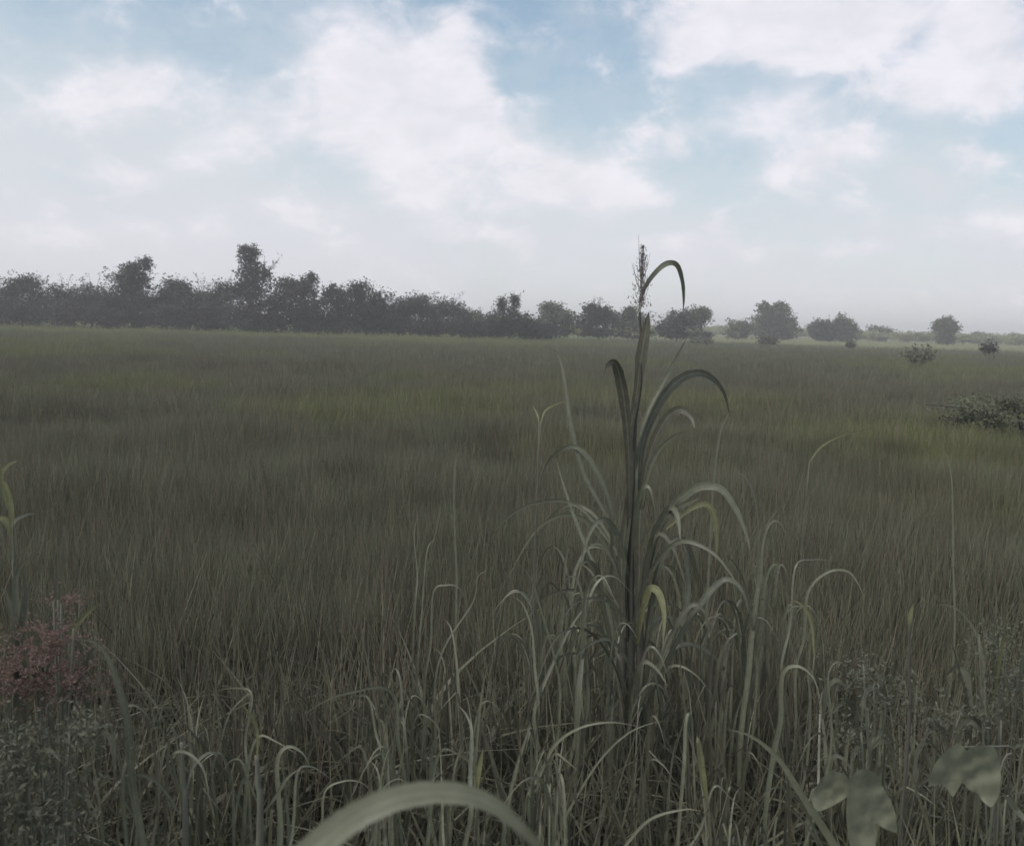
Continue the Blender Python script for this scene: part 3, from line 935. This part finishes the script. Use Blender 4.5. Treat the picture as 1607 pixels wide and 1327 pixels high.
# ------------------------------------------------------------------ trees
def crown(b, c, rx, ry, rz, n, size, rag=.55):
    sd0 = random.uniform(0, 99)
    k = 0
    tries = 0
    while k < n and tries < n * 4:
        tries += 1
        d = Vector((random.gauss(0, 1), random.gauss(0, 1), random.gauss(0, 1))).normalized()
        u = random.random() ** .38
        nz = mnoise.noise(d * 1.7 + Vector((sd0, 0, 0))) + .5 * mnoise.noise(d * 4.2 + Vector((0, sd0, 0)))
        u *= 1 + rag * nz
        p_ = c + Vector((d.x * rx * u, d.y * ry * u, d.z * rz * u))
        if mnoise.noise(p_ * 1.1 + Vector((sd0, 3, 0))) < -.16:
            continue
        k += 1
        tint = min(1, max(0, .5 + .9 * mnoise.noise(p_ * .9) + random.gauss(0, .18)))
        for _ in range(2):
            a = Vector((random.gauss(0, 1), random.gauss(0, 1), random.gauss(0, .7))).normalized()
            e = a.cross(Vector((random.gauss(0, 1), random.gauss(0, 1), random.gauss(0, 1)))).normalized()
            s_ = size * random.uniform(.5, 1.25)
            q = p_ + Vector((random.gauss(0, size), random.gauss(0, size), random.gauss(0, size * .7)))
            b.face([q - a * s_, q - e * s_ * .5, q + a * s_ * .9, q + e * s_ * .55], tint)


def tree(name, label, Y, x, base_y, lobes, mat='tree', size=.17, dens=1.0, twigs=(), trunk_r=.16, cat='tree', group='trees and bushes along the far edge of the field', skirt=True):
    foot = at(x, base_y, Y)
    foot.z = -.1
    t_ = thing(name, label, cat, foot, group)
    top = at(x, min(l[1] for l in lobes), Y)
    b = MB()
    mid = [foot]
    hh = max(1.2, top.z * .72)
    for k in (1, 2, 3):
        mid.append(foot + Vector((random.gauss(0, .12) * k, random.gauss(0, .12) * k, hh * k / 3)))
    C = catmull(mid, 3)
    b.tube(C, [trunk_r * (1 - .75 * k / (len(C) - 1)) * (1.35 if k == 0 else 1) for k in range(len(C))])
    cb = MB()
    for (lx, ly, lrx, lry) in lobes:
        c = at(lx, ly, Y + random.uniform(-.5, .5))
        rx, rz = lrx / F * Y, lry / F * Y
        ry = (rx + rz) * .55
        st = C[int(len(C) * random.uniform(.3, .8))]
        b.tube([st, st.lerp(c, .5) + Vector((0, 0, .15)), c, c + Vector((random.gauss(0, .3) * rx, 0, rz * .7))], [trunk_r * .45, trunk_r * .32, trunk_r * .18, .015], .5, 5)
        for _ in range(5):
            e = c + Vector((random.gauss(0, .6) * rx, random.gauss(0, .5) * ry, random.uniform(-.2, 1.0) * rz))
            b.tube([c, e], [trunk_r * .14, .012], .5, 4)
        n = int(dens * 190 * (rx * rz + .35 * (rx + rz)))
        crown(cb, c, rx, ry, rz, max(60, n), size, .85)
    for (tx, ty, sx, sy) in twigs:       # bare or thin leafy shoots that stick out of the crown
        s0, e0 = at(sx, sy, Y), at(tx, ty, Y + random.uniform(-.3, .3))
        b.tube([s0, s0.lerp(e0, .5) + Vector((random.gauss(0, .1), 0, random.gauss(0, .1))), e0], [.05, .03, .012], .5, 4)
        for _ in range(22):
            u = random.uniform(.3, 1.05)
            crown(cb, s0.lerp(e0, u) + Vector((random.gauss(0, .16), random.gauss(0, .16), random.gauss(0, .16))), .12, .12, .12, 1, size * .7)
    b.build('trunk', M['bark'], t_)
    cb.build('crown', M[mat], t_, False)
    return t_


def hz(x):
    return 486 + x / 1607 * 46


T = [
    ('rounded dark tree cut by the left edge of the photo', 122, 34, [(30, 458, 38, 26), (0, 470, 35, 28), (60, 478, 26, 24), (38, 445, 24, 12)], 'tree', ()),
    ('thin wispy tree right of the rounded tree at the left edge', 124, 98, [(95, 466, 30, 20), (112, 480, 28, 22)], 'tree', [(96, 432, 98, 460), (112, 430, 108, 460), (84, 442, 92, 465)]),
    ('wispy topped tree just left of the lopsided crown', 124, 145, [(142, 464, 26, 20), (160, 478, 26, 24), (130, 480, 24, 20)], 'tree', [(140, 430, 142, 460), (158, 430, 152, 460), (166, 440, 158, 462), (128, 434, 134, 460)]),
    ('tall lopsided dark tree with its crown swept up to the right', 120, 208, [(206, 468, 40, 32), (203, 446, 32, 24), (206, 432, 24, 15), (214, 421, 21, 12), (228, 413, 11, 8), (235, 480, 26, 22), (180, 480, 24, 20)], 'tree', [(236, 408, 225, 418)]),
    ('evenly domed tree between the lopsided tree and the tallest tree', 122, 280, [(278, 466, 34, 25), (300, 476, 24, 22), (262, 474, 26, 22), (278, 450, 22, 12)], 'tree', ()),
    ('spindly thin crowned tree poking up left of the tallest tree', 126, 318, [(322, 470, 18, 14), (318, 485, 22, 16)], 'tree', [(308, 430, 316, 468), (322, 432, 320, 465), (330, 442, 322, 470), (314, 440, 318, 470)]),
    ('low bushy tree at the left foot of the tallest tree', 122, 348, [(345, 468, 24, 22), (358, 460, 20, 15), (340, 486, 30, 18)], 'tree', [(352, 440, 350, 460), (364, 430, 358, 455)]),
    ('tallest tree of the line with a narrow crown and a bare branch reaching right', 119, 396, [(390, 402, 14, 13), (384, 392, 9, 6), (400, 396, 9, 8), (393, 422, 18, 17), (398, 444, 27, 22), (380, 455, 20, 18), (400, 480, 36, 26), (418, 430, 9, 8)], 'tree',
     [(441, 402, 415, 432), (434, 410, 418, 430), (416, 404, 412, 432), (372, 432, 390, 440), (378, 412, 388, 420), (425, 418, 415, 432)]),
    ('dense dark tree with a flat sloping top right of the tallest tree', 119, 462, [(460, 466, 36, 26), (452, 448, 26, 12), (482, 452, 18, 16), (488, 438, 10, 8), (440, 480, 22, 24), (490, 484, 26, 24)], 'tree', [(490, 430, 486, 442)]),
    ('dark bushy tree with small twigs on top left of the two middle trees', 121, 530, [(528, 475, 28, 24), (520, 462, 18, 14), (548, 480, 24, 22)], 'tree', [(520, 442, 522, 462), (536, 448, 532, 465)]),
    ('broad dark tree whose ragged top slopes down to the right', 122, 574, [(570, 472, 32, 24), (562, 456, 20, 13), (595, 484, 26, 22), (582, 490, 34, 20)], 'tree', [(566, 442, 566, 456), (578, 444, 574, 460), (600, 450, 590, 470)]),
    ('low broken tree filling the dip in the middle of the dark line', 125, 625, [(622, 492, 30, 18), (640, 484, 24, 18)], 'tree', [(628, 468, 628, 485)]),
    ('ragged tree with many thin shoots right of the dip in the line', 125, 660, [(656, 482, 28, 20), (676, 490, 26, 20)], 'tree', [(652, 460, 654, 476), (668, 464, 664, 480), (684, 466, 676, 484), (644, 466, 650, 480)]),
    ('ragged low tree near the end of the dark line with upright shoots', 128, 708, [(704, 488, 26, 18), (726, 496, 24, 16)], 'tree', [(696, 466, 700, 484), (712, 470, 708, 488), (728, 474, 722, 490), (738, 480, 730, 494)]),
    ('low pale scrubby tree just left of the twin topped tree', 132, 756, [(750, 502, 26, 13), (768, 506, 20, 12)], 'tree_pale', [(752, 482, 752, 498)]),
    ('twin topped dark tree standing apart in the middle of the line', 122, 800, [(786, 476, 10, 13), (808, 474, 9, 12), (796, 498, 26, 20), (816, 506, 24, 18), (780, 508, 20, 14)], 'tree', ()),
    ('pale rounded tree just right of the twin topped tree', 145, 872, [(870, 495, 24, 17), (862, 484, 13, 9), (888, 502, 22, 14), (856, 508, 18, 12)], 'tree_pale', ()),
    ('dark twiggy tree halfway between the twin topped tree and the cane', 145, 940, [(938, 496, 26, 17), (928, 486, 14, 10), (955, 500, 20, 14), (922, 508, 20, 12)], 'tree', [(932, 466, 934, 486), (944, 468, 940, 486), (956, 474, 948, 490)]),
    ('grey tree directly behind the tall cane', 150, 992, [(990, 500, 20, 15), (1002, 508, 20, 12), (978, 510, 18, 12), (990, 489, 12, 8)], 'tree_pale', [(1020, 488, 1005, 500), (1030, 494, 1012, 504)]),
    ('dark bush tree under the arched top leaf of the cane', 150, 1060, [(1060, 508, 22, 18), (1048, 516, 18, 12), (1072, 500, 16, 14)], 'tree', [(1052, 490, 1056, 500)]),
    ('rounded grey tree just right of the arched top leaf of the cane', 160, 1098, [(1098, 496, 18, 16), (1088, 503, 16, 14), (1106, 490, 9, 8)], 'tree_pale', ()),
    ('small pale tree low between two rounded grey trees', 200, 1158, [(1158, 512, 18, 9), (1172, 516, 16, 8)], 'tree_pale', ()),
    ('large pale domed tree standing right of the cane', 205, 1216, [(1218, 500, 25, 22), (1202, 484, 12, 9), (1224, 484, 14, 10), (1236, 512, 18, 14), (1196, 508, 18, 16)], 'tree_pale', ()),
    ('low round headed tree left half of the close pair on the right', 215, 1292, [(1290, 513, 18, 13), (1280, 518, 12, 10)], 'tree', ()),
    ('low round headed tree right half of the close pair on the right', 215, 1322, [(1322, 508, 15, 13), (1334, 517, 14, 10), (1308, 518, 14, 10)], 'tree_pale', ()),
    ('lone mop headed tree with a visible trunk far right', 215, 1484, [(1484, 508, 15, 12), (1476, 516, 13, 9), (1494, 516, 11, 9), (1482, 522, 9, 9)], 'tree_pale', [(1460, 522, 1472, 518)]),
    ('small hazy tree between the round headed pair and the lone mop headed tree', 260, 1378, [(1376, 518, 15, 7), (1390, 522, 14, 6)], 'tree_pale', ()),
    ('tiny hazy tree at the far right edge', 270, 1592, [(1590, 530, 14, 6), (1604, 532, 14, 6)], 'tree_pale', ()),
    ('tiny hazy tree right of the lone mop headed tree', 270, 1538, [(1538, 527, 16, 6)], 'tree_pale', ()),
]
for (label, Y, x, lobes, mt, tw) in T:
    if Y < 130:
        tl = min(lobes, key=lambda l: l[1] - l[3])
        tw = list(tw) + [(tl[0] + random.uniform(-1.3, 1.3) * tl[2], tl[1] - tl[3] * random.uniform(.7, 1.5), tl[0], tl[1]) for _ in range(4)]
    if Y > 140:       # foliage of these open-grown trees reaches down into the grass
        wl = max(l[2] for l in lobes)
        yb = hz(x) + 1.3 * F / Y
        lobes = lobes + [(x - wl * .3, yb - 5, wl * .7, 7), (x + wl * .45, yb - 4, wl * .65, 6)]
    sz = .17 if Y < 140 else (.22 if Y < 190 else .3)
    tree('tree', label, Y, x, hz(x) + 25, lobes, mt, sz, 1.0 if Y < 190 else .7, tw, cat='tree')
# scrub at the foot of the line
xs = list(range(-40, 860, 19))
for x in xs:
    xx = x + random.uniform(-8, 8)
    Y = 117 + max(0, xx - 300) / 500 * 6 + random.uniform(0, 3)
    yb = hz(xx) + 1.4 * F / Y
    tree('bush', 'low dark scrub bush at the foot of the dark tree line', Y, xx, yb, [(xx, yb - random.uniform(13, 22) * (1 if xx < 620 else .7), 22, random.uniform(15, 21) * (1 if xx < 620 else .7)), (xx + 12, yb - 8, 20, 12)], 'tree', .17, .9, (), .06, 'bush', 'scrub bushes at the foot of the dark tree line')
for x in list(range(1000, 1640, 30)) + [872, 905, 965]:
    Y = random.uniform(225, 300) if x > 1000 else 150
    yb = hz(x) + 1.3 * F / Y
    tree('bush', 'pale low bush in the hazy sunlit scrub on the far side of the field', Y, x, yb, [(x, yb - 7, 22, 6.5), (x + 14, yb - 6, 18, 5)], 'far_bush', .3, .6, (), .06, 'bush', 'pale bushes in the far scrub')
for (lb, Y, x, y, rx, ry) in [
    ('small dark bush at the foot of the large pale domed tree', 130, 1205, 534, 12, 7), ('flat dark bush right of the arched cane leaf at the field edge', 125, 1100, 535, 18, 5),
    ('spreading greyish bush standing alone in the field at the right', 60, 1442, 556, 24, 14), ('compact dark bush standing alone near the right edge of the field', 80, 1554, 545, 13, 9),
    ('tiny dark bush on the field edge below the round headed pair', 130, 1335, 540, 6, 4), ('low spreading dark bush crowding the right edge in the middle of the field', 19, 1596, 648, 108, 27)]:
    yb = y + ry
    mat_ = 'tree' if 100 > Y > 70 else ('field_bush' if Y < 70 else 'tree_pale')
    tree('bush', lb, Y, x, yb + 10, [(x, y, rx, ry), (x + rx * .55, y + ry * .3, rx * .5, ry * .6), (x - rx * .6, y + ry * .4, rx * .5, ry * .5), (x - rx * .1, y - ry * .5, rx * .35, ry * .5)], mat_, .11 if 100 > Y > 30 else (.17 if Y > 30 else .035), 1.0 if Y > 30 else 8, (), .05, 'bush', 'separate bushes out in the field')

# ------------------------------------------------------------------ haze
hb = bpy.data.meshes.new('haze')
X0, Z0, Z1 = 1500, -1.4, 16
vv = [(sx * X0, sy * X0, z) for z in (Z0, Z1) for sx, sy in ((-1, -1), (1, -1), (1, 1), (-1, 1))]
hb.from_pydata(vv, [], [(3, 2, 1, 0), (4, 5, 6, 7), (0, 1, 5, 4), (1, 2, 6, 5), (2, 3, 7, 6), (3, 0, 4, 7)])
mh = bpy.data.materials.new('haze')
mh.use_nodes = True
mh.node_tree.nodes.clear()
t = NT(mh.node_tree)
pv = t.n('ShaderNodeVolumePrincipled')
pv.inputs['Color'].default_value = (.965, .955, .955, 1)
pv.inputs['Density'].default_value = .0014
pv.inputs['Anisotropy'].default_value = .1
o_ = t.n('ShaderNodeOutputMaterial')
t.put(o_.inputs['Volume'], pv.outputs[0])
hb.materials.append(mh)
haze = bpy.data.objects.new('haze', hb)
col.objects.link(haze)
haze['kind'] = 'stuff'
haze['label'] = 'thin pale summer haze hanging over the whole field'
